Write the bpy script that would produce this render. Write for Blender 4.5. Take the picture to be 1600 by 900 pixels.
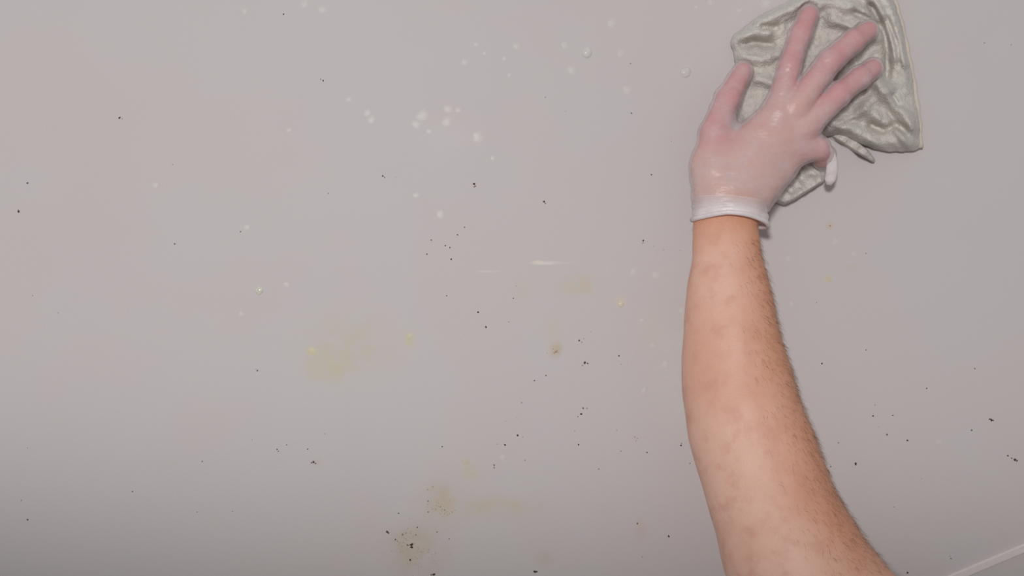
import bpy, bmesh, math, random
import numpy as np
from mathutils import Vector, noise, Matrix

random.seed(7)
rng = np.random.default_rng(7)
scene = bpy.context.scene
for o in list(bpy.data.objects):
    bpy.data.objects.remove(o, do_unlink=True)
C = scene.collection

# ------------------------------------------------------------------ camera, world, lights, exposure
F_PX, CAM_D, CAM_Z = 1716.0, 1.0, 1.60        # focal length in px of a 1600x900 frame, distance to the wall
cam_data = bpy.data.cameras.new('camera')
cam_data.sensor_width = 36.0
cam_data.lens = 36.0 * F_PX / 1600.0
cam = bpy.data.objects.new('camera', cam_data)
cam.location = (0, -CAM_D, CAM_Z)
cam.rotation_euler = (math.radians(90), 0, 0)
C.objects.link(cam)
scene.camera = cam

world = bpy.data.worlds.new('room_ambient')
scene.world = world
world.use_nodes = True
bg = world.node_tree.nodes['Background']
bg.inputs['Color'].default_value = (1.0, 0.965, 0.955, 1)
bg.inputs['Strength'].default_value = 0.30

def aim(o, target):
    d = Vector(target) - o.location
    o.rotation_euler = d.to_track_quat('-Z', 'Y').to_euler()

key_data = bpy.data.lights.new('ceiling_spot_lamp', 'SPOT')  # unseen lamp added; aimed up so its beam edge darkens the wall's bottom
key_data.energy = 136
key_data.color = (1.0, 0.972, 0.965)
key_data.spot_size = math.radians(122)
key_data.spot_blend = 0.165
key_data.shadow_soft_size = 0.11
key = bpy.data.objects.new('ceiling_spot_lamp', key_data)
key.location = (-0.40, -2.6, 1.9)
C.objects.link(key)
aim(key, (0.0, 0, 4.62))

vs = scene.view_settings
vs.view_transform = 'Standard'
vs.look = 'None'
vs.exposure = 0.0
vs.gamma = 1.0
vs.use_curve_mapping = False

# ------------------------------------------------------------------ helpers
def P(px, py, d=0.0):
    """a pixel of the 1600x900 frame and a distance from the wall (m) -> world point"""
    s = (CAM_D - d) / F_PX
    return Vector(((px - 800) * s, -d, CAM_Z - (py - 450) * s))

def R(rpx, d=0.0):
    return rpx * (CAM_D - d) / F_PX

def srgb(r, g, b):
    f = lambda c: (c / 255 / 12.92) if c / 255 <= 0.04045 else ((c / 255 + 0.055) / 1.055) ** 2.4
    return (f(r), f(g), f(b), 1.0)

def mesh_obj(name, verts, faces, mat=None, parent=None, smooth=True):
    me = bpy.data.meshes.new(name)
    me.from_pydata([tuple(v) for v in verts], [], [tuple(int(i) for i in f) for f in faces])
    if smooth:
        me.polygons.foreach_set('use_smooth', [True] * len(me.polygons))
    if mat:
        me.materials.append(mat)
    me.update()
    o = bpy.data.objects.new(name, me)
    C.objects.link(o)
    if parent:
        o.parent = parent
    return o

def new_mat(name):
    m = bpy.data.materials.new(name)
    m.use_nodes = True
    nt = m.node_tree
    return m, nt, nt.nodes['Principled BSDF']

class NT:
    """short-hand for building node trees"""
    def __init__(self, nt): self.nt = nt
    def n(self, t, **kw):
        x = self.nt.nodes.new(t)
        for k, v in kw.items(): setattr(x, k, v)
        return x
    def put(self, sock, v):
        if isinstance(v, bpy.types.NodeSocket): self.nt.links.new(v, sock)
        else: sock.default_value = v
    def math(self, op, a, b=None, c=None, clamp=False):
        x = self.n('ShaderNodeMath', operation=op, use_clamp=clamp)
        for i, v in enumerate((a, b, c)):
            if v is not None: self.put(x.inputs[i], v)
        return x.outputs[0]
    def mix(self, fac, a, b, blend='MIX'):
        x = self.n('ShaderNodeMix', data_type='RGBA', blend_type=blend)
        self.put(x.inputs[0], fac); self.put(x.inputs[6], a); self.put(x.inputs[7], b)
        return x.outputs[2]
    def noise(self, vec, scale, detail=3, rough=0.55):
        x = self.n('ShaderNodeTexNoise')
        if vec is not None: self.put(x.inputs['Vector'], vec)
        x.inputs['Scale'].default_value = scale
        x.inputs['Detail'].default_value = detail
        x.inputs['Roughness'].default_value = rough
        return x.outputs[0]
    def ramp(self, v, lo, hi, a=0.0, b=1.0, smooth=True):
        x = self.n('ShaderNodeMapRange', interpolation_type='SMOOTHSTEP' if smooth else 'LINEAR')
        self.put(x.inputs[0], v)
        for i, q in enumerate((lo, hi, a, b)): x.inputs[i + 1].default_value = q
        return x.outputs[0]
    def bump(self, h, strength, dist):
        x = self.n('ShaderNodeBump')
        x.inputs['Strength'].default_value = strength
        x.inputs['Distance'].default_value = dist
        self.put(x.inputs['Height'], h)
        return x.outputs[0]

# ------------------------------------------------------------------ wall (with its stains)
WALL_COL = srgb(204, 198, 198)
STAINS = [  # px, py, half width, half height, strength, colour
    (545, 540, 105, 78, 0.50, srgb(202, 195, 166)),
    (510, 574, 52, 32, 0.45, srgb(204, 196, 150)),
    (488, 549, 12, 10, 0.6, srgb(222, 212, 158)),
    (640, 530, 14, 22, 0.55, srgb(208, 200, 160)),
    (903, 445, 46, 22, 0.50, srgb(205, 190, 158)),
    (862, 520, 20, 40, 0.45, srgb(204, 194, 160)),
    (868, 545, 16, 18, 0.55, srgb(196, 172, 135)),
    (815, 455, 22, 28, 0.25, srgb(204, 192, 165)),
    (692, 790, 60, 52, 0.40, srgb(198, 184, 152)),
    (684, 775, 28, 30, 0.35, srgb(192, 176, 140)),
    (775, 792, 110, 26, 0.40, srgb(202, 190, 150)),
    (652, 862, 72, 66, 0.42, srgb(194, 180, 150)),
    (640, 848, 34, 34, 0.30, srgb(186, 168, 136)),
    (735, 735, 30, 30, 0.32, srgb(206, 196, 150)),
    (1002, 826, 14, 24, 0.35, srgb(204, 180, 155)),
    (850, 872, 22, 18, 0.3, srgb(200, 180, 155)),
    (1020, 520, 24, 50, 0.22, srgb(212, 204, 170)),
    (1297, 352, 9, 10, 0.7, srgb(205, 180, 130)),
    (1330, 418, 14, 10, 0.3, srgb(205, 185, 155)),
    (1293, 435, 11, 9, 0.65, srgb(222, 204, 160)),
    (496, 722, 12, 10, 0.45, srgb(195, 175, 140)),
    (970, 472, 14, 13, 0.5, srgb(222, 206, 172)),
    (860, 411, 40, 4.0, 0.75, srgb(232, 226, 224)),
    (840, 410, 12, 5.0, 0.6, srgb(232, 222, 205)),
    (762, 424, 26, 2.4, 0.5, srgb(228, 222, 220)),
    (1060, 590, 60, 110, 0.30, srgb(212, 214, 210)),
    (700, 215, 75, 55, 0.16, srgb(220, 216, 216)),
]
wall_mat, nt, bsdf = new_mat('painted_plaster')
N = NT(nt)
pos = N.n('ShaderNodeNewGeometry').outputs['Position']
big = N.noise(pos, 3.2, 3)
fine = N.noise(pos, 55, 4)
col = N.mix(N.ramp(big, 0.35, 0.68), WALL_COL, srgb(203, 199, 200))
col = N.mix(N.ramp(N.noise(pos, 9.0, 2), 0.42, 0.72, 0.0, 0.5), col, srgb(204, 196, 196))
patch = N.ramp(fine, 0.36, 0.62, 0.35, 1.0)
for px, py, hw, hh, s, c in STAINS:
    p0 = P(px, py)
    sub = N.n('ShaderNodeVectorMath', operation='SUBTRACT')
    N.put(sub.inputs[0], pos); sub.inputs[1].default_value = p0
    mul = N.n('ShaderNodeVectorMath', operation='MULTIPLY')
    N.put(mul.inputs[0], sub.outputs[0]); mul.inputs[1].default_value = (1 / R(hw), 0.0, 1 / R(hh))
    ln = N.n('ShaderNodeVectorMath', operation='LENGTH')
    N.put(ln.inputs[0], mul.outputs[0])
    m = N.ramp(ln.outputs['Value'], 0.15, 1.05, s, 0.0)
    col = N.mix(N.math('MULTIPLY', m, patch), col, c)
N.put(bsdf.inputs['Base Color'], col)
bsdf.inputs['Roughness'].default_value = 0.55
bsdf.inputs['Specular IOR Level'].default_value = 0.3
N.put(bsdf.inputs['Normal'], N.bump(N.math('ADD', N.math('MULTIPLY', big, 3.0), N.noise(pos, 420, 2)), 0.10, 0.0012))

def box(x0, x1, y0, y1, z0, z1):
    v = [(x, y, z) for x in (x0, x1) for y in (y0, y1) for z in (z0, z1)]
    f = [(0, 1, 3, 2), (4, 6, 7, 5), (0, 4, 5, 1), (2, 3, 7, 6), (0, 2, 6, 4), (1, 5, 7, 3)]
    return v, f

wall = mesh_obj('wall_back', *box(-2.2, 2.2, 0.0, 0.12, 0.0, 2.7), wall_mat, smooth=False)
wall['kind'] = 'structure'
wall['label'] = 'pale pinkish grey painted plaster wall flecked with mould and sprayed product'

floor_mat, nt, bsdf = new_mat('grey_vinyl')
N = NT(nt)
pos = N.n('ShaderNodeNewGeometry').outputs['Position']
N.put(bsdf.inputs['Base Color'], N.mix(N.noise(pos, 12, 4), srgb(150, 144, 140), srgb(172, 166, 161)))
bsdf.inputs['Roughness'].default_value = 0.5
floor = mesh_obj('floor', *box(-2.2, 2.2, -3.2, 0.12, -0.08, 0.0), floor_mat, smooth=False)
floor['kind'] = 'structure'

# sloping trim strip in the lower right of the view: rounded bead on the wall
trim_mat, nt, bsdf = new_mat('white_trim_paint')
N = NT(nt)
pos = N.n('ShaderNodeNewGeometry').outputs['Position']
N.put(bsdf.inputs['Base Color'], N.mix(N.noise(pos, 30, 3), srgb(236, 229, 229), srgb(228, 220, 220)))
bsdf.inputs['Roughness'].default_value = 0.45
a, b = P(1493, 900), P(1600, 855)
dirv = (b - a).normalized()
upv = Vector((-dirv.z, 0, dirv.x))
a2, b2 = a - dirv * 0.45, a + dirv * 1.15
prof = [(-0.0042, 0.0), (-0.0042, 0.0016), (-0.0034, 0.0024), (0.0026, 0.0034), (0.0037, 0.0026), (0.0042, 0.0012), (0.0042, 0.0)]
vs_, fs_ = [], []
for e in (a2, b2):
    for u, h in prof:
        vs_.append(e + upv * u + Vector((0, -h, 0)))
k = len(prof)
for i in range(k):
    j = (i + 1) % k
    fs_.append((i, j, k + j, k + i))
fs_ += [tuple(range(k - 1, -1, -1)), tuple(range(k, 2 * k))]
trim = mesh_obj('trim_1', vs_, fs_, trim_mat, smooth=False)
trim['kind'] = 'structure'
trim['label'] = 'narrow white trim strip sloping across the lower right of the wall'

# ------------------------------------------------------------------ mould specks on the wall
def speck_mat(name, c, r=0.9):
    m, nt, bs = new_mat(name)
    N = NT(nt)
    pos = N.n('ShaderNodeNewGeometry').outputs['Position']
    N.put(bs.inputs['Base Color'], N.mix(N.noise(pos, 900, 2), c, tuple(x * 1.5 for x in c[:3]) + (1,)))
    bs.inputs['Roughness'].default_value = r
    return m
M_BLACK = speck_mat('black_mould', srgb(66, 57, 53))
M_GREY = speck_mat('grey_mould', srgb(132, 120, 114))
M_BROWN = speck_mat('brown_mould', srgb(158, 132, 104))

def speck_mesh(mat, seed):
    r = random.Random(seed)
    n = 9
    v = [(0, -0.35, 0)]
    for ring, hh in ((0.6, -0.28), (1.0, 0.0)):
        for i in range(n):
            t = 2 * math.pi * i / n
            q = ring * r.uniform(0.55, 1.15)
            v.append((q * math.cos(t) * 1.15, hh, q * math.sin(t) * 0.85))
    f = [(0, 1 + i, 1 + (i + 1) % n) for i in range(n)]
    f += [(1 + i, 1 + n + i, 1 + n + (i + 1) % n, 1 + (i + 1) % n) for i in range(n)]
    me = bpy.data.meshes.new('mould_speck')
    me.from_pydata(v, [], f)
    me.materials.append(mat)
    return me
SPECK = {m: [speck_mesh(m, s) for s in range(5)] for m in (M_BLACK, M_GREY, M_BROWN)}

def speck(px, py, r, mat=M_BLACK):
    o = bpy.data.objects.new('mould_speck', random.choice(SPECK[mat]))
    o.location = P(px, py)
    rr = R(r) * 0.56
    o.scale = (rr, rr * 0.5, rr)
    o.rotation_euler = (0, random.uniform(0, 6.28), 0)
    o.parent = wall
    C.objects.link(o)

SPECKS = [(443, 22, 2.5), (505, 126, 2.6), (501, 124, 1.6), (187, 184, 3.5), (191, 186, 1.4), (270, 257, 1.5), (43, 286, 3), (598, 275, 3), (601, 277, 1.8),
 (741, 287, 4.2), (743, 291, 2.2), (985, 99, 1.8), (852, 152, 1.5), (884, 174, 1), (987, 177, 2.2), (1049, 221, 1.2), (1018, 273, 2.6),
 (619, 277, 1), (850, 315, 3.6), (852, 318, 2), (726, 355, 2), (715, 367, 2.2), (674, 375, 2.4), (696, 384, 2.6), (703, 387, 2.2),
 (667, 397, 2.2), (705, 405, 3.1), (698, 462, 2), (747, 488, 3.1), (759, 511, 3.1), (802, 466, 2), (807, 447, 1), (795, 503, 1.4),
 (923, 518, 1.1), (905, 532, 3), (909, 535, 1.5), (912, 529, 1.3), (914, 567, 4), (918, 568, 2.4), (910, 571, 1.8), (853, 587, 2.2), (835, 595, 2.2), (967, 556, 2.4), (970, 569, 1.2),
 (1005, 376, 3), (1004, 380, 1.4), (1022, 385, 1.1), (1037, 390, 1.2), (1063, 391, 1.1), (29, 330, 4), (273, 381, 2.4), (376, 362, 2.2), (51, 462, 1.4),
 (91, 489, 1.4), (402, 579, 2.4), (400, 577, 1.2), (513, 302, 1.5), (43, 700, 1.1), (33, 782, 1.6), (43, 812, 3.1), (207, 768, 2.1), (316, 721, 2.1),
 (433, 702, 2.4), (435, 705, 1.8), (448, 695, 1.8), (481, 702, 2.4), (490, 722, 4), (493, 724, 2.4), (487, 723, 2.2), (508, 678, 1.5), (308, 800, 1.5), (394, 687, 1.1),
 (363, 799, 1.2), (691, 698, 2.4), (777, 694, 1.1), (789, 695, 3), (809, 680, 3.6), (817, 683, 1.2), (815, 629, 1.8), (790, 658, 1.1),
 (808, 653, 1.1), (911, 638, 2.6), (917, 638, 1.8), (908, 647, 3.4), (903, 651, 1.6), (898, 673, 1.2), (904, 695, 2.6), (970, 705, 1.4),
 (1011, 707, 2.4), (1064, 696, 3.2), (1065, 693, 1.8), (1078, 724, 2), (936, 733, 2), (772, 727, 2.3), (772, 731, 2), (669, 783, 2.2),
 (669, 800, 2.2), (623, 802, 2.4), (605, 831, 4.2), (607, 833, 2.8), (618, 843, 2.4), (652, 824, 2.2), (643, 851, 5), (643, 855, 4), (637, 852, 2.4), (641, 875, 3.6),
 (678, 898, 4.2), (674, 898, 2.4), (836, 893, 4.4), (839, 893, 2.4), (996, 818, 2.8), (1045, 838, 3.3), (1284, 568, 3), (1353, 547, 1.8), (1523, 576, 2), (1448, 607, 2.1), (1364, 650, 2.6),
 (1395, 649, 2.5), (1386, 679, 3), (1418, 688, 3), (1367, 633, 1.4), (1337, 725, 4), (1310, 692, 2), (1549, 656, 4.2), (1546, 655, 2.6), (1552, 657, 2.4), (1518, 672, 2.8),
 (1575, 712, 2.8), (1586, 718, 4.8), (1589, 720, 2.8), (1581, 716, 2.2), (1397, 792, 1.5), (1418, 895, 3.6), (1298, 729, 2), (1538, 67, 1.8),
 (1580, 70, 1.6), (1276, 473, 1.4), (1373, 667, 1.1), (1440, 748, 1.1)]
for q in SPECKS:
    speck(*q)
for q in [(629, 835, 3.2), (634, 833, 2.0), (650, 836, 2.6), (683, 831, 2.8), (702, 842, 2.4), (688, 792, 2), (695, 797, 2.2), (820, 719, 2.2),
          (1353, 396, 2), (1486, 873, 2.6), (1484, 869, 1.6), (1006, 380, 1.6), (741, 292, 2.6), (868, 550, 2.0)]:
    speck(*q, M_GREY)
for q in [(964, 672, 2), (992, 683, 2), (996, 685, 2), (994, 689, 1.8), (1003, 870, 2), (1297, 353, 3), (1297, 730, 1.6), (668, 765, 2.4), (676, 760, 2)]:
    speck(*q, M_BROWN)
for cx, cy, sx, sy, n, m in [(867, 551, 8, 6, 22, M_BROWN), (690, 797, 24, 16, 26, M_BROWN), (635, 845, 26, 22, 36, M_BROWN),
                             (650, 880, 26, 16, 20, M_BROWN), (672, 868, 24, 10, 14, M_GREY), (625, 845, 12, 10, 10, M_GREY)]:
    for i in range(n):
        speck(cx + random.gauss(0, sx * 0.5), min(906, cy + random.gauss(0, sy * 0.5)), random.uniform(0.7, 1.7), m)

# ------------------------------------------------------------------ sprayed product: foam spots (wall pieces) and droplets
foam_mat, nt, bsdf = new_mat('dried_foam')
N = NT(nt)
at = N.n('ShaderNodeAttribute', attribute_name='cover')
bsdf.inputs['Base Color'].default_value = srgb(244, 241, 239)
bsdf.inputs['Roughness'].default_value = 0.4
N.put(bsdf.inputs['Alpha'], N.math('MULTIPLY', at.outputs['Fac'], 0.48))
foam_yellow = foam_mat.copy(); foam_yellow.name = 'yellowed_foam'
foam_yellow.node_tree.nodes['Principled BSDF'].inputs['Base Color'].default_value = srgb(236, 229, 198)

def dome_mesh(name, mat, seed=0, n=20, rings=6, wob=0.1, round_top=False):
    r = random.Random(seed)
    ph = [r.uniform(0, 6.28) for _ in range(3)]
    v, cov = [(0, -1, 0)], [1.0]
    for k in range(1, rings + 1):
        q = k / rings
        for i in range(n):
            t = 2 * math.pi * i / n
            w = 1 + wob * (math.sin(2 * t + ph[0]) + 0.5 * math.sin(3 * t + ph[1]))
            v.append((q * w * math.cos(t), -(math.sqrt(max(0, 1 - q * q)) if round_top else (1 - q * q) ** 2), q * w * math.sin(t)))
            cov.append((1 - q * q) ** 0.8)
    f = [(0, 1 + (i + 1) % n, 1 + i) for i in range(n)]
    for k in range(rings - 1):
        a0, b0 = 1 + k * n, 1 + (k + 1) * n
        f += [(a0 + i, a0 + (i + 1) % n, b0 + (i + 1) % n, b0 + i) for i in range(n)]
    me = bpy.data.meshes.new(name)
    me.from_pydata(v, [], f)
    me.attributes.new('cover', 'FLOAT', 'POINT').data.foreach_set('value', cov)
    me.polygons.foreach_set('use_smooth', [True] * len(f))
    me.materials.append(mat)
    return me
FOAM = {m: [dome_mesh('foam_spot', m, s) for s in range(4)] for m in (foam_mat, foam_yellow)}
def foam(px, py, r, mat=foam_mat):
    o = bpy.data.objects.new('foam_spot', random.choice(FOAM[mat]))
    o.location = P(px, py)
    o.scale = (R(r) * 1.1, R(r) * 0.04, R(r) * 1.1)
    o.rotation_euler = (0, random.uniform(0, 6), 0)
    o.parent = wall
    C.objects.link(o)
for q in [(475, 5, 7), (382, 17, 5), (242, 289, 6), (451, 203, 3.5), (447, 445, 5), (376, 491, 4.5), (726, 97, 5.5), (744, 69, 4), (757, 83, 3.5),
          (788, 91, 4), (796, 117, 3.5), (807, 72, 6), (893, 109, 8), (956, 36, 9), (980, 140, 8.5), (574, 176, 6), (650, 194, 7), (670, 205, 4.5),
          (700, 170, 7), (716, 172, 4.5), (747, 214, 9), (744, 211, 5), (688, 335, 6.5), (770, 247, 4), (1305, 377, 5.5), (1303, 379, 3), (1334, 397, 5), (1232, 405, 6), (1237, 475, 5),
          (1467, 690, 5.5), (785, 715, 5.5), (1110, 3, 6), (1088, 11, 4), (1155, 16, 5), (1198, 5, 9), (385, 355, 5), (503, 14, 7), (545, 155, 4),
          (660, 180, 10), (698, 190, 8), (970, 83, 7), (882, 70, 6), (1065, 485, 6), (1003, 500, 4), (1020, 540, 5), (1040, 570, 7), (1006, 610, 5),
          (1025, 430, 8), (990, 425, 7), (650, 305, 5), (580, 187, 6)]:
    foam(*q)
for q in [(727, 721, 5.5), (487, 548, 8), (640, 526, 6), (1295, 437, 5)]:
    foam(*q, foam_yellow)

def droplet(px, py, r, label, milk, tint, hz=0.55):
    m, nt, bs = new_mat('droplet_liquid')
    bs.inputs['Base Color'].default_value = tint
    bs.inputs['Roughness'].default_value = 0.16
    bs.inputs['IOR'].default_value = 1.34
    N = NT(nt)
    N.put(bs.inputs['Alpha'], N.ramp(N.noise(N.n('ShaderNodeTexCoord').outputs['Object'], 2.0, 2), 0.3, 0.7, milk * 0.7, milk))
    o = bpy.data.objects.new('product_droplet', dome_mesh('product_droplet', m, int(px), 28, 10, 0.05, True))
    o.location = P(px, py)
    o.scale = (R(r), R(r) * hz, R(r) * 1.04)
    C.objects.link(o)
    o['label'] = label
    o['category'] = 'droplet'
    o['group'] = 'droplets of sprayed product on the wall'
droplet(917, 82, 8.5, 'clear glossy droplet high on the wall, farther left of the hand than its twin', 0.62, srgb(246, 244, 242))
droplet(1071, 113, 8.5, 'clear glossy droplet of product on the wall beside the gloved thumb', 0.5, srgb(246, 244, 242))
droplet(405, 454, 6.5, 'small white droplet of product on the bare left part of the wall', 0.85, srgb(236, 236, 222), 0.4)
droplet(970, 475, 4.8, 'tiny yellowish droplet on the wall left of the bare forearm', 0.8, srgb(244, 236, 214), 0.4)

# ------------------------------------------------------------------ implicit surfaces (arm, hand, glove)
class Field:
    def __init__(self, lo, hi, h):
        self.lo = np.array(lo, float); self.h = h
        self.n = np.ceil((np.array(hi) - self.lo) / h).astype(int) + 1
        self.f = np.full(self.n, 0.05, np.float32)
    def axes(self, i0, i1):
        return [(self.lo[k] + self.h * np.arange(i0[k], i1[k])).astype(np.float32) for k in range(3)]
    def window(self, a, b, m):
        lo = np.minimum(a, b) - m; hi = np.maximum(a, b) + m
        i0 = np.clip(np.floor((lo - self.lo) / self.h).astype(int), 0, self.n)
        i1 = np.clip(np.ceil((hi - self.lo) / self.h).astype(int) + 1, 0, self.n)
        return i0, i1
    def cone(self, a, ra, b, rb, k=0.008, squash=1.0, off=0.0):
        """tapered capsule, flattened along the wall normal (y) by squash, smoothly united"""
        a = np.array(a, float); b = np.array(b, float)
        i0, i1 = self.window(a, b, max(ra, rb) + 0.03)
        if (i1 <= i0).any(): return
        x, y, z = self.axes(i0, i1)
        ba = b - a
        L2 = float(ba @ ba) + 1e-12
        X = x[:, None, None] - a[0]; Y = y[None, :, None] - a[1]; Z = z[None, None, :] - a[2]
        t = np.clip((X * ba[0] + Y * ba[1] + Z * ba[2]) / L2, 0, 1)
        dy = (Y - t * ba[1]) / squash
        d = np.sqrt((X - t * ba[0]) ** 2 + dy ** 2 + (Z - t * ba[2]) ** 2) - (ra + t * (rb - ra)) - off
        if squash != 1.0: d = d * (0.5 + 0.5 * squash)
        s = tuple(slice(p, q) for p, q in zip(i0, i1))
        g = self.f[s]
        if k <= 0:
            self.f[s] = np.minimum(g, d)
        else:
            hh = np.maximum(k - np.abs(g - d), 0) / k
            self.f[s] = np.minimum(g, d) - hh * hh * k * 0.25
    def merge(self, o, k):
        hh = np.maximum(k - np.abs(self.f - o.f), 0) / k
        self.f = np.minimum(self.f, o.f) - hh * hh * k * 0.25

def surface_nets(F):
    f = F.f
    ins = f < 0
    nx, ny, nz = f.shape
    cnt = np.zeros((nx - 1, ny - 1, nz - 1), np.uint8)
    for dx in (0, 1):
        for dy in (0, 1):
            for dz in (0, 1):
                cnt += ins[dx:nx - 1 + dx, dy:ny - 1 + dy, dz:nz - 1 + dz]
    act = (cnt > 0) & (cnt < 8)
    cells = np.argwhere(act)
    idx = np.full(act.shape, -1, np.int64)
    idx[act] = np.arange(len(cells))
    acc = np.zeros((len(cells), 3)); num = np.zeros(len(cells))
    for ax in range(3):
        o1, o2 = [q for q in range(3) if q != ax]
        for p in (0, 1):
            for q in (0, 1):
                c0 = cells.copy(); c0[:, o1] += p; c0[:, o2] += q
                c1 = c0.copy(); c1[:, ax] += 1
                v0 = f[c0[:, 0], c0[:, 1], c0[:, 2]]; v1 = f[c1[:, 0], c1[:, 1], c1[:, 2]]
                hit = (v0 < 0) != (v1 < 0)
                t = np.where(hit, v0 / np.where(v0 == v1, 1, v0 - v1), 0)
                pt = c0.astype(float); pt[:, ax] += t
                acc[hit] += pt[hit]; num[hit] += 1
    verts = acc / num[:, None] * F.h + F.lo
    quads = []
    for ax in range(3):
        o1, o2 = [(1, 2), (2, 0), (0, 1)][ax]
        sl0 = [slice(None)] * 3; sl1 = [slice(None)] * 3
        sl0[ax] = slice(0, -1); sl1[ax] = slice(1, None)
        A = ins[tuple(sl0)]; B = ins[tuple(sl1)]
        e = np.argwhere(A != B)
        ok = (e[:, o1] > 0) & (e[:, o2] > 0) & (e[:, o1] < f.shape[o1] - 1) & (e[:, o2] < f.shape[o2] - 1)
        e = e[ok]
        fl = A[e[:, 0], e[:, 1], e[:, 2]]
        def cell(d1, d2):
            c = e.copy(); c[:, o1] -= d1; c[:, o2] -= d2
            return idx[c[:, 0], c[:, 1], c[:, 2]]
        q = np.stack([cell(1, 1), cell(0, 1), cell(0, 0), cell(1, 0)], 1)
        q[~fl] = q[~fl][:, ::-1]
        quads.append(q)
    return verts, np.concatenate(quads)

def relax(v, q, it=4, lam=0.5):
    e = np.concatenate([q[:, [0, 1]], q[:, [1, 2]], q[:, [2, 3]], q[:, [3, 0]]])
    e = np.concatenate([e, e[:, ::-1]])
    deg = np.bincount(e[:, 0], minlength=len(v)).astype(float)
    deg[deg == 0] = 1
    for i in range(it):
        for l in (lam, -lam * 1.02):            # Taubin: smooths without shrinking
            s = np.stack([np.bincount(e[:, 0], v[e[:, 1], k], len(v)) for k in range(3)], 1)
            v = v + l * (s / deg[:, None] - v)
    return v

# joints of the arm in frame pixels, with the distance from the wall (m) and radius (px)
ARM = [(1139, 318, .060, 45), (1133, 345, .062, 43), (1134, 372, .064, 44), (1136, 400, .066, 47), (1138, 450, .071, 59), (1141, 500, .076, 66.5), (1146, 560, .082, 75.5),
       (1154, 610, .088, 82.5), (1167, 670, .096, 87), (1185, 720, .103, 90), (1204, 780, .111, 92), (1226, 840, .118, 96), (1252, 900, .124, 97)]
ARM_SQ = [.70, .70, .70, .71, .74, .78, .82, .84, .86, .88, .9, .92, .95]
FINGERS = {
    'thumb': [(1113, 266, .056, 26), (1115, 208, .050, 22.5), (1137, 154, .042, 19.5), (1161, 111, .036, 15.5)],
    'index': [(1214, 180, .058, 22), (1233, 105, .056, 17.5), (1251, 52, .048, 16.5), (1264, 23, .041, 15.5)],
    'middle': [(1241, 170, .060, 22.5), (1297, 95, .058, 18.6), (1333, 64, .050, 17.5), (1357, 47, .042, 15.5)],
    'ring': [(1256, 198, .057, 22), (1310, 147, .055, 18.2), (1343, 121, .048, 17), (1364, 106, .041, 15.5)],
    'little': [(1246, 232, .052, 21), (1279, 232, .050, 17.5), (1288, 243, .036, 16), (1284, 250, .026, 14)],
}
PALM = [((1140, 306, .060, 40), (1214, 182, .056, 25)), ((1144, 306, .060, 40), (1240, 174, .058, 25)), ((1150, 304, .060, 38), (1253, 200, .055, 25)),
        ((1160, 300, .058, 34), (1245, 230, .051, 23)), ((1122, 300, .058, 34), (1112, 262, .055, 27)), ((1113, 262, .054, 26), (1190, 205, .052, 22)),
        ((1166, 296, .056, 32), (1205, 262, .053, 24))]

def pr(j, off=0.0):
    return np.array(P(j[0], j[1], j[2])), R(j[3], j[2]) + off

def add_hand(A, Fg, off):
    for p, q in PALM:
        a, ra = pr(p, off); b, rb = pr(q, off)
        A.cone(a, ra, b, rb, 0.012, 0.66)
    for nm, ch in FINGERS.items():
        one = Field(A.lo, A.lo + A.h * (A.n - 1), A.h)
        one.f = one.f[:A.n[0], :A.n[1], :A.n[2]]
        for p, q in zip(ch[:-1], ch[1:]):
            a, ra = pr(p, off); b, rb = pr(q, off)
            one.cone(a, ra, b, rb, 0.003)
        # knuckle creases: slight swelling at the joints
        for j in ch[1:3]:
            a, ra = pr(j, off)
            one.cone(a, ra * 1.0, a + np.array([0, 0.001, 0]), ra * 1.0, 0.0015)
        if nm == 'thumb':
            A.merge(one, 0.012)
        else:
            Fg.f = np.minimum(Fg.f, one.f)
    A.merge(Fg, 0.007)

# the bare body: hand (inside the glove), forearm, elbow, upper arm up to the shoulder
elbow = np.array(P(1256, 908, .124))
shoulder = elbow + 0.30 * np.array([0.66, -0.50, -0.56])
H = 0.0024
Abody = Field((0.13, -0.42, 1.06), (0.56, -0.005, 1.90), H)
Fbody = Field((0.13, -0.42, 1.06), (0.56, -0.005, 1.90), H)
for (p, q, s) in zip(ARM[:-1], ARM[1:], ARM_SQ):
    a, ra = pr(p); b, rb = pr(q)
    Abody.cone(a, ra, b, rb, 0.010, s)
Abody.cone(elbow, 0.049, elbow + 0.5 * (shoulder - elbow), 0.051, 0.03)
Abody.cone(elbow + 0.5 * (shoulder - elbow), 0.051, shoulder, 0.060, 0.02)
add_hand(Abody, Fbody, -0.0012)
bv, bq = surface_nets(Abody)
bv = relax(bv, bq, 7)

skin, nt, bsdf = new_mat('skin')
N = NT(nt)
pos = N.n('ShaderNodeNewGeometry').outputs['Position']
flush = N.n('ShaderNodeAttribute', attribute_name='flush').outputs['Fac']
tan_and_shade = N.n('ShaderNodeAttribute', attribute_name='tan').outputs['Fac']
c = N.mix(N.ramp(N.noise(pos, 16, 4), 0.36, 0.68), srgb(236, 193, 174), srgb(226, 176, 154))
c = N.mix(N.ramp(N.noise(pos, 60, 5), 0.46, 0.70, 0, 0.55), c, srgb(214, 160, 140))
c = N.mix(tan_and_shade, c, srgb(214, 150, 116))
c = N.mix(flush, c, srgb(226, 128, 132))
N.put(bsdf.inputs['Base Color'], c)
bsdf.inputs['Roughness'].default_value = 0.52
bsdf.inputs['Specular IOR Level'].default_value = 0.35
bsdf.inputs['Subsurface Weight'].default_value = 0.12
bsdf.inputs['Subsurface Radius'].default_value = (0.8, 0.3, 0.15)
bsdf.inputs['Subsurface Scale'].default_value = 0.006
vor = N.n('ShaderNodeTexVoronoi'); vor.inputs['Scale'].default_value = 700; N.put(vor.inputs['Vector'], pos)
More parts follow.
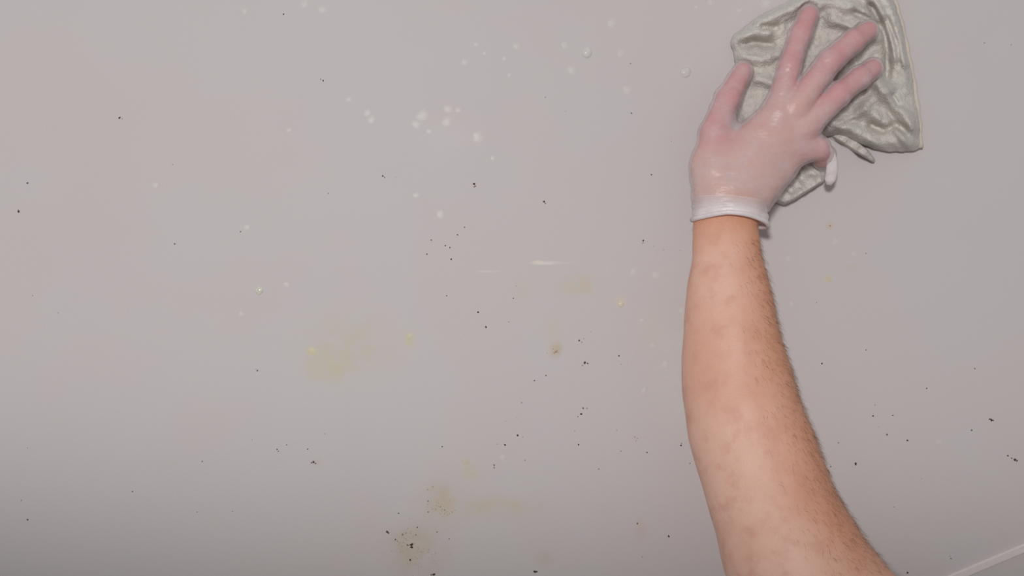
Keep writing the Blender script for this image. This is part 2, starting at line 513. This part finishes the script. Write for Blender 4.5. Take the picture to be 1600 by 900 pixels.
N.put(bsdf.inputs['Normal'], N.bump(N.math('ADD', vor.outputs['Distance'], N.math('MULTIPLY', N.noise(pos, 90, 4), 3.0)), 0.25, 0.0006))

person = mesh_obj('person', bv, bq, skin)
# redder hand; browner outer side of the forearm, partly shade put into the skin
wrist = np.array(P(1138, 330, .06))
zz = bv[:, 2]
hand_t = np.clip((zz - wrist[2]) / 0.12, 0, 1)
joints = np.array([P(*j[:3]) for ch in FINGERS.values() for j in ch[1:]])
dmin = np.min(np.linalg.norm(bv[:, None, :] - joints[None], axis=2), axis=1) if len(bv) < 400000 else hand_t
flushv = np.clip(hand_t * 0.45 + np.clip(1 - dmin / 0.032, 0, 1) * 0.95, 0, 1)
ax_z = np.array([P(*j[:3])[2] for j in ARM])[::-1]
ax_x = np.array([P(*j[:3])[0] for j in ARM])[::-1]
ax_r = np.array([R(j[3], j[2]) for j in ARM])[::-1]
u = (bv[:, 0] - np.interp(zz, ax_z, ax_x)) / np.interp(zz, ax_z, ax_r)
tan_and_shade_v = np.clip((u + 0.1) / 1.0, 0, 1) * np.clip((zz - 1.33) / 0.08, 0, 1) * np.clip(1 - (zz - 1.66) / 0.03, 0, 1) * 0.75
tan_and_shade_v = np.maximum(tan_and_shade_v, np.clip((zz - 1.625) / 0.03, 0, 1) * np.clip(1 - (zz - 1.67) / 0.02, 0, 1) * 0.7)  # darker band at the wrist: the cuff's shade put into the skin colour
person.data.attributes.new('flush', 'FLOAT', 'POINT').data.foreach_set('value', flushv.astype(np.float32))
person.data.attributes.new('tan', 'FLOAT', 'POINT').data.foreach_set('value', tan_and_shade_v.astype(np.float32))
person['label'] = 'bare forearm of a person reaching up, gloved hand pressing a cloth to the wall'
person['category'] = 'person'

# ------------------------------------------------------------------ glove (clothing of the person)
def glove_material(name, cover, colr):
    m, nt, bs = new_mat(name)
    N = NT(nt)
    pos = N.n('ShaderNodeNewGeometry').outputs['Position']
    wr = N.noise(pos, 48, 4, 0.6)
    bs.inputs['Base Color'].default_value = colr
    bs.inputs['Roughness'].default_value = 0.34
    bs.inputs['Specular IOR Level'].default_value = 0.5
    bs.inputs['Transmission Weight'].default_value = 0.0
    N.put(bs.inputs['Alpha'], N.ramp(wr, 0.35, 0.75, cover - 0.08, cover + 0.12))
    mp = N.n('ShaderNodeMapping'); N.put(mp.inputs['Vector'], pos); mp.inputs['Scale'].default_value = (1, 1, 2.2); mp.inputs['Rotation'].default_value = (0, 0.5, 0)
    w2 = N.noise(mp.outputs[0], 70, 3, 0.55)
    N.put(bs.inputs['Normal'], N.bump(w2, 0.32, 0.004))
    return m
glove_mat = glove_material('clear_vinyl', 0.46, srgb(228, 214, 216))
rim_mat = glove_material('clear_vinyl_bunched', 0.80, srgb(244, 236, 238))
cuff_mat = glove_material('clear_vinyl_cuff', 0.80, srgb(244, 236, 238))
_n = NT(cuff_mat.node_tree); _b = cuff_mat.node_tree.nodes['Principled BSDF']
_n.put(_b.inputs['Alpha'], _n.math('MULTIPLY', _b.inputs['Alpha'].links[0].from_socket, _n.n('ShaderNodeAttribute', attribute_name='layers').outputs['Fac']))

lo, hi = (0.13, -0.115, 1.625), (0.36, -0.005, 1.87)
G = Field(lo, hi, 0.0014); GF = Field(lo, hi, 0.0014)
for (p, q, s) in zip(ARM[:2], ARM[1:3], ARM_SQ):
    a, ra = pr(p, .0012); b, rb = pr(q, .0012)
    G.cone(a, ra, b, rb, 0.010, s)
add_hand(G, GF, 0.0009)
# loose vinyl standing off the outer edge of the palm
a, ra = pr((1170, 316, .054, 25)); b, rb = pr((1212, 262, .050, 17))
G.cone(a, ra, b, rb, 0.012, 0.5)
gv, gq = surface_nets(G)
gv = relax(gv, gq, 4)
zc = P(1138, 332, .06)[2]
# vinyl wrinkles
wr = np.array([noise.noise(Vector(v) * 55) * 0.0006 + noise.noise(Vector((v[0] * 40 + v[2] * 60, v[1] * 40, v[2] * 120 - v[0] * 70))) * 0.0007 for v in gv])
e1 = gv[gq[:, 1]] - gv[gq[:, 0]]; e2 = gv[gq[:, 3]] - gv[gq[:, 0]]
fn = np.cross(e1, e2)
vn = np.zeros_like(gv)
for k in range(4): np.add.at(vn, gq[:, k], fn)
vn /= np.linalg.norm(vn, axis=1)[:, None] + 1e-12
gv = gv + vn * np.maximum(wr, -0.0004)[:, None]
keep = gv[:, 2] > zc
gq = gq[keep[gq].all(1)]
used = np.unique(gq); remap = np.full(len(gv), -1); remap[used] = np.arange(len(used))
glove = mesh_obj('glove', gv[used], remap[gq], glove_mat, person)
glove['label'] = 'thin clear vinyl glove with a loose white cuff'

def tube(name, pts, rad, mat, parent, closed=False, sides=10, flat=None):
    pts = [Vector(p) for p in pts]
    n = len(pts)
    v, f = [], []
    for i, p in enumerate(pts):
        t = (pts[(i + 1) % n] - pts[i - 1]) if closed else (pts[min(i + 1, n - 1)] - pts[max(i - 1, 0)])
        t.normalize()
        s1 = t.cross(Vector((0, 1, 0)))
        if s1.length < 1e-3: s1 = t.cross(Vector((1, 0, 0)))
        s1.normalize(); s2 = t.cross(s1)
        r = rad[i] if hasattr(rad, '__len__') else rad
        for k in range(sides):
            q = 2 * math.pi * k / sides
            v.append(p + s1 * r * math.cos(q) + s2 * r * math.sin(q) * (flat or 1))
    for i in range(n if closed else n - 1):
        j = (i + 1) % n
        for k in range(sides):
            l = (k + 1) % sides
            f.append((i * sides + k, j * sides + k, j * sides + l, i * sides + l))
    if not closed:
        f += [tuple(range(sides)), tuple(range(n * sides - 1, (n - 1) * sides - 1, -1))]
    return mesh_obj(name, v, f, mat, parent)

# cuff: a loose flared band round the wrist, open at both ends, ending in a rolled rim
def cuff_ring(t, n=56):
    """t 0 (hand end) .. 1 (rim); the ring's plane tilts so the outer side hangs lower"""
    out = []
    cx = 1139.5 + 0.5 * t; cy = 309 + 34 * t; d = .060 + .002 * t
    rx = 57.5 + 1.0 * t + 1.0 * math.sin(t * 3.1)
    for i in range(n):
        q = 2 * math.pi * i / n
        c, s = math.cos(q), math.sin(q)
        wob = 1 + 0.010 * math.sin(5 * q + 3 * t) + 0.007 * math.sin(9 * q - 5 * t)
        p = P(cx, cy, d)
        x = R(rx, d) * wob * c
        y = R(rx, d) * 0.80 * wob * s
        z = -R(9 * max(c, -0.2) * (0.75 + 0.25 * t) + 3 * math.sin(2 * q + 1) * t, d) + R(5 * t * (s < 0) * -s, d)
        out.append(p + Vector((x, y, z)))
    return out
n, rings = 56, 16
cv, cf = [], []
for k in range(rings):
    t = k / (rings - 1)
    ring = cuff_ring(t)
    for i, p in enumerate(ring):
        fold = 0.0006 * math.sin(t * 21 + 2.2 * math.sin(2 * math.pi * i / n + 0.6)) * (1 - abs(2 * t - 1))
        ctr = P(1138, 304 + 43 * t, .061)
        rad = (p - ctr); rad.z = 0
        cv.append(p + rad.normalized() * fold)
for k in range(rings - 1):
    for i in range(n):
        j = (i + 1) % n
        cf.append((k * n + i, k * n + j, (k + 1) * n + j, (k + 1) * n + i))
cuff = mesh_obj('cuff', cv, cf, cuff_mat, glove)
cuff.data.attributes.new('layers', 'FLOAT', 'POINT').data.foreach_set('value', [min(1.0, 0.35 + 1.0 * (k / (rings - 1))) for k in range(rings) for i in range(n)])
cuff['label'] = 'loose white bunched cuff'
tube('cuff_rim', cv[-n:], 0.0021, rim_mat, glove, closed=True)
# the empty end of the little finger of the glove, folded over and hanging
fp = [P(1288, 226, .046), P(1296, 236, .046), P(1300, 250, .043), P(1300, 266, .040), P(1297, 281, .037), P(1295, 289, .036)]
tip = tube('loose_fingertip', fp, [0.0030, 0.0042, 0.0048, 0.0054, 0.0050, 0.0022], rim_mat, glove, flat=0.45, sides=12)
tip['label'] = 'empty white fingertip of the glove'

# ------------------------------------------------------------------ sleeve (out of view, carries the arm's upper end)
slv_mat, nt, bsdf = new_mat('grey_jersey')
N = NT(nt)
pos = N.n('ShaderNodeNewGeometry').outputs['Position']
N.put(bsdf.inputs['Base Color'], N.mix(N.noise(pos, 200, 2), srgb(120, 120, 124), srgb(136, 136, 140)))
bsdf.inputs['Roughness'].default_value = 0.9
ax = Vector(shoulder - elbow).normalized()
s1 = ax.cross(Vector((0, 0, 1))).normalized(); s2 = ax.cross(s1)
v, f = [], []
prof = [(0.150, 0.0640), (0.149, 0.0675), (0.19, 0.0690), (0.24, 0.0710), (0.29, 0.0715), (0.325, 0.0640), (0.352, 0.046), (0.368, 0.022), (0.372, 0.0)]
ns = 32
for t, r in prof[:-1]:
    for i in range(ns):
        q = 2 * math.pi * i / ns
        w = 1 + 0.03 * math.sin(4 * q + t * 40) + 0.02 * math.sin(7 * q - t * 60)
        v.append(Vector(elbow) + ax * t + (s1 * math.cos(q) + s2 * math.sin(q)) * r * w)
v.append(Vector(elbow) + ax * prof[-1][0])
for k in range(len(prof) - 2):
    for i in range(ns):
        j = (i + 1) % ns
        f.append((k * ns + i, k * ns + j, (k + 1) * ns + j, (k + 1) * ns + i))
f += [((len(prof) - 2) * ns + i, (len(prof) - 2) * ns + (i + 1) % ns, len(v) - 1) for i in range(ns)]
mesh_obj('sleeve', v, f, slv_mat, person)

# ------------------------------------------------------------------ forearm hair
hair_mat, nt, bsdf = new_mat('arm_hair')
N = NT(nt)
pos = N.n('ShaderNodeNewGeometry').outputs['Position']
N.put(bsdf.inputs['Base Color'], N.mix(N.noise(pos, 300, 1), srgb(138, 98, 70), srgb(172, 128, 94)))
bsdf.inputs['Roughness'].default_value = 0.6
e1 = bv[bq[:, 1]] - bv[bq[:, 0]]; e2 = bv[bq[:, 3]] - bv[bq[:, 0]]
fn = np.cross(e1, e2); fn /= np.linalg.norm(fn, axis=1)[:, None] + 1e-12
fc = bv[bq].mean(1)
uf = (fc[:, 0] - np.interp(fc[:, 2], ax_z, ax_x)) / np.interp(fc[:, 2], ax_z, ax_r)
w = np.clip((uf + 0.25) / 1.1, 0, 1) ** 2.2 * (fc[:, 2] < 1.645) * (fc[:, 2] > 1.385)
pick = rng.choice(len(fc), 4200, p=w / w.sum())
hv, hf = [], []
for i in pick:
    p = Vector(fc[i]) + Vector(rng.uniform(-.001, .001, 3)); nrm = Vector(fn[i])
    d = (nrm * 0.42 + Vector((0.28, 0, -0.8)) + Vector(rng.normal(0, 0.22, 3))).normalized()
    L = rng.uniform(0.004, 0.009)
    s = d.cross(nrm)
    if s.length < 1e-3: continue
    s.normalize(); s2 = d.cross(s)
    pts = [p - nrm * 0.0006, p + d * L * 0.5, p + d * L - nrm * L * 0.10 + Vector((0, 0, -L * 0.12))]
    b0 = len(hv)
    for q, r in zip(pts[:2], (0.00008, 0.00006)):
        for k in range(3):
            a_ = 2.094 * k
            hv.append(q + (s * math.cos(a_) + s2 * math.sin(a_)) * r)
    hv.append(pts[2])
    for k in range(3):
        l = (k + 1) % 3
        hf.append((b0 + k, b0 + l, b0 + 3 + l, b0 + 3 + k)); hf.append((b0 + 3 + k, b0 + 3 + l, b0 + 6))
hair = mesh_obj('arm_hair', hv, hf, hair_mat, person)
hair['kind'] = 'stuff'
hair['label'] = 'fine brown forearm hair'

# ------------------------------------------------------------------ cleaning cloth: crumpled towel pressed to the wall
cloth_mat, nt, bsdf = new_mat('terry_cloth')
N = NT(nt)
pos = N.n('ShaderNodeNewGeometry').outputs['Position']
c = N.mix(N.ramp(N.noise(pos, 22, 4), 0.35, 0.65), srgb(224, 220, 213), srgb(210, 206, 199))
c = N.mix(N.ramp(N.noise(pos, 240, 3), 0.4, 0.7, 0, 0.4), c, srgb(186, 182, 175))
N.put(bsdf.inputs['Base Color'], c)
bsdf.inputs['Roughness'].default_value = 0.95
bsdf.inputs['Specular IOR Level'].default_value = 0.1
bsdf.inputs['Sheen Weight'].default_value = 0.15
N.put(bsdf.inputs['Normal'], N.bump(N.math('ADD', N.noise(pos, 520, 3), N.math('MULTIPLY', N.noise(pos, 110, 3), 1.5)), 0.7, 0.002))

OUT = [(1141, 66), (1146, 54), (1165, 40), (1186, 24), (1210, 12), (1232, 2), (1246, -12), (1272, -30), (1312, -42), (1352, -40), (1384, -24),
       (1398, 0), (1407, 28), (1413, 54), (1420, 86), (1427, 120), (1432, 152), (1437, 190), (1440, 232), (1428, 236), (1408, 237), (1388, 237), (1366, 233),
       (1346, 226), (1326, 217), (1306, 211), (1286, 214), (1262, 228), (1236, 240), (1200, 240), (1166, 222), (1148, 190), (1146, 150), (1150, 112), (1146, 84)]
CEN = (1300, 105)
# folds: polyline, height (m), half width (px)
FOLDS = [([(1186, 30), (1240, 8), (1290, 4), (1330, 12), (1352, 30)], .014, 15),
         ([(1300, 30), (1340, 46), (1370, 60)], .010, 10),
         ([(1345, -20), (1372, 10), (1390, 48), (1398, 90)], .012, 9),
         ([(1372, -20), (1394, 12), (1406, 52), (1412, 100)], .010, 7),
         ([(1362, 10), (1380, 40), (1388, 80), (1386, 120)], -.012, 6),
         ([(1336, 20), (1356, 30), (1372, 42)], -.013, 6),
         ([(1386, 30), (1402, 70), (1406, 100)], -.008, 4),
         ([(1150, 62), (1172, 52), (1200, 52)], .008, 8),
         ([(1158, 70), (1180, 66), (1205, 70)], -.010, 6),
         ([(1190, 42), (1212, 44)], -.007, 5),
         ([(1172, 120), (1196, 126), (1222, 138)], .008, 9),
         ([(1160, 90), (1190, 92), (1214, 84)], .009, 10),
         ([(1300, 205), (1330, 185), (1360, 160), (1385, 140)], .007, 10),
         ([(1372, 130), (1392, 156), (1412, 180), (1425, 196)], .013, 11),
         ([(1352, 172), (1376, 186), (1388, 196)], .010, 10),
         ([(1362, 196), (1380, 204), (1398, 196), (1414, 204)], -.010, 6),
         ([(1394, 150), (1404, 164)], -.010, 5),
         ([(1402, 204), (1418, 228)], .009, 6),
         ([(1300, 190), (1340, 205), (1370, 226)], .006, 8),
         ([(1316, 196), (1334, 188)], -.006, 4)]
def seg_dist(x, y, pl):
    best = 1e9
    for (x0, y0), (x1, y1) in zip(pl[:-1], pl[1:]):
        dx, dy = x1 - x0, y1 - y0
        t = max(0, min(1, ((x - x0) * dx + (y - y0) * dy) / (dx * dx + dy * dy)))
        best = min(best, math.hypot(x - x0 - t * dx, y - y0 - t * dy))
    return best
def resample(poly, n):
    pts = poly + [poly[0]]
    L = [0]
    for p, q in zip(pts[:-1], pts[1:]): L.append(L[-1] + math.hypot(q[0] - p[0], q[1] - p[1]))
    out = []
    k = 0
    for i in range(n):
        s = L[-1] * i / n
        while L[k + 1] < s: k += 1
        t = (s - L[k]) / (L[k + 1] - L[k])
        out.append((pts[k][0] + t * (pts[k + 1][0] - pts[k][0]), pts[k][1] + t * (pts[k + 1][1] - pts[k][1])))
    return out

from mathutils.bvhtree import BVHTree
_gv = [tuple(v) for v in glove.data.vertices.values() for v in [v.co]]
_gf = [tuple(p.vertices) for p in glove.data.polygons]
for part in (tip,):
    b0 = len(_gv)
    _gv += [tuple(v.co) for v in part.data.vertices]; _gf += [tuple(i + b0 for i in p.vertices) for p in part.data.polygons]
glove_bvh = BVHTree.FromPolygons(_gv, _gf)
def hand_under(x, y):
    """distance from the wall of the gloved hand's underside over a point of the wall (m), or None"""
    best = None
    for ox, oy in ((0, 0), (4, 0), (-4, 0), (0, 4), (0, -4)):
        p0 = P(x + ox, y + oy)
        hit = glove_bvh.ray_cast(p0, (cam.location - p0).normalized(), 0.2)[0]
        if hit is not None:
            best = -hit.y if best is None else min(best, -hit.y)
    return None if best is None else best - 0.0014

def cloth_height(x, y, edge):
    """distance of the cloth's face from the wall (m); edge 1 at the rim, 0 in the middle"""
    h = 0.022
    for pl, a_, w_ in FOLDS:
        q = seg_dist(x, y, pl)
        h += 1.35 * a_ * math.exp(-(q / w_) ** 2)
    v = Vector((x * 0.028, y * 0.028, 3.1))
    h += 0.007 * noise.noise(v * 0.8) + 0.0026 * (1 - 2 * abs(noise.noise(v * 1.9))) + 0.0007 * noise.noise(v * 6)
    u_ = hand_under(x, y)
    h = max(h, 0.006)
    if u_ is not None: h = min(h, max(u_, 0.006))
    return h

def cloth_patch(outline, cen, hfun, n, rings, back=0.0015):
    """closed pillow: face with folds, rounded rim, back lying on the wall"""
    v, f = [], []
    bd = resample(outline, n)
    c0 = (cen[0], cen[1])
    h0 = hfun(c0[0], c0[1], 0)
    v.append(P(c0[0], c0[1], h0))
    for k in range(1, rings + 1):
        t = k / rings
        for (bx, by) in bd:
            j = 1 + 0.010 * noise.noise(Vector((bx * 0.15, by * 0.15, 0))) * (t ** 3)
            x, y = c0[0] + (bx - c0[0]) * t * j, c0[1] + (by - c0[1]) * t * j
            h = hfun(x, y, t)
            rim = max(0.0, (t - 0.86) / 0.14)
            h = back + (h - back) * (1 - 0.72 * rim ** 2)
            v.append(P(x, y, h))
    for i in range(n):
        f.append((0, 1 + i, 1 + (i + 1) % n))
    for k in range(rings - 1):
        for i in range(n):
            j = (i + 1) % n
            f.append((1 + k * n + i, 1 + (k + 1) * n + i, 1 + (k + 1) * n + j, 1 + k * n + j))
    b0 = len(v)
    for t in (0.985, 0.6):
        for (bx, by) in bd:
            v.append(P(c0[0] + (bx - c0[0]) * t, c0[1] + (by - c0[1]) * t, back))
    v.append(P(c0[0], c0[1], back))
    last = 1 + (rings - 1) * n
    for i in range(n):
        j = (i + 1) % n
        f.append((last + i, b0 + i, b0 + j, last + j))
        f.append((b0 + i, b0 + n + i, b0 + n + j, b0 + j))
        f.append((b0 + n + i, len(v) - 1, b0 + n + j))
    return v, f
v1, f1 = cloth_patch(OUT, CEN, cloth_height, 220, 70)
# bunch of the same cloth hanging out below the little finger
LOW = [(1200, 300), (1208, 284), (1222, 262), (1232, 240), (1262, 232), (1290, 240), (1292, 268), (1288, 284), (1262, 300), (1240, 314), (1224, 321), (1212, 316)]
def low_h(x, y, e):
    h = 0.016 + 0.016 * max(0, min(1, (y - 272) / 20)) * max(0, 1 - e * 0.4)
    h += 0.0018 * math.sin((x - 0.9 * y) * 0.30 + 3 * noise.noise(Vector((x * .05, y * .05, 4)))) + 0.004 * noise.noise(Vector((x * .07, y * .07, 9)))
    u_ = hand_under(x, y)
    if u_ is not None: h = min(h, max(u_, 0.004))
    return h
v2, f2 = cloth_patch(LOW, (1250, 276), low_h, 90, 26)
# narrow twisted tail below the lower edge
TAIL = [(1284, 206), (1300, 206), (1320, 212), (1340, 222), (1356, 234), (1368, 250), (1366, 255), (1352, 247), (1334, 237), (1314, 225), (1296, 216)]
def tail_h(x, y, e):
    return 0.010 + 0.004 * math.sin((x + y) * 0.12) + 0.010 * max(0, min(1, (x - 1300) / 60)) - 0.012 * math.exp(-(((x - 1284) * 0.53 - (y - 204) * 0.85 + 3) / 3.0) ** 2)
v3, f3 = cloth_patch(TAIL, (1325, 222), tail_h, 70, 14)
vv, ff = [], []
for v_, f_ in ((v1, f1), (v2, f2), (v3, f3)):
    b0 = len(vv)
    vv += v_; ff += [tuple(i + b0 for i in q) for q in f_]
cloth = mesh_obj('cleaning_cloth', vv, ff, cloth_mat)
cloth['label'] = 'crumpled greyish white cleaning cloth pressed against the wall under the gloved hand'
cloth['category'] = 'cloth'
# stitched hem down the cloth's outer edge
hem_mat, nt, bsdf = new_mat('cloth_hem')
N = NT(nt)
pos = N.n('ShaderNodeNewGeometry').outputs['Position']
N.put(bsdf.inputs['Base Color'], N.mix(N.noise(pos, 400, 2), srgb(200, 190, 178), srgb(216, 206, 194)))
bsdf.inputs['Roughness'].default_value = 0.95
hp = [(1397, 0), (1406, 28), (1412, 54), (1419, 86), (1426, 120), (1431, 152), (1436, 190), (1438, 231)]
hp = [(hp[int(i)][0] + (i % 1) * (hp[min(int(i) + 1, 7)][0] - hp[int(i)][0]), hp[int(i)][1] + (i % 1) * (hp[min(int(i) + 1, 7)][1] - hp[int(i)][1])) for i in np.linspace(0, 7, 40)]
tube('hem', [P(x + 0.8 * math.sin(y * .2), y, .0075 + .0015 * math.sin(y * .09)) for x, y in hp], 0.0026, hem_mat, cloth, sides=8)
print('tris about', sum(len(p.vertices) - 2 for o in C.objects if o.type == 'MESH' for p in o.data.polygons))
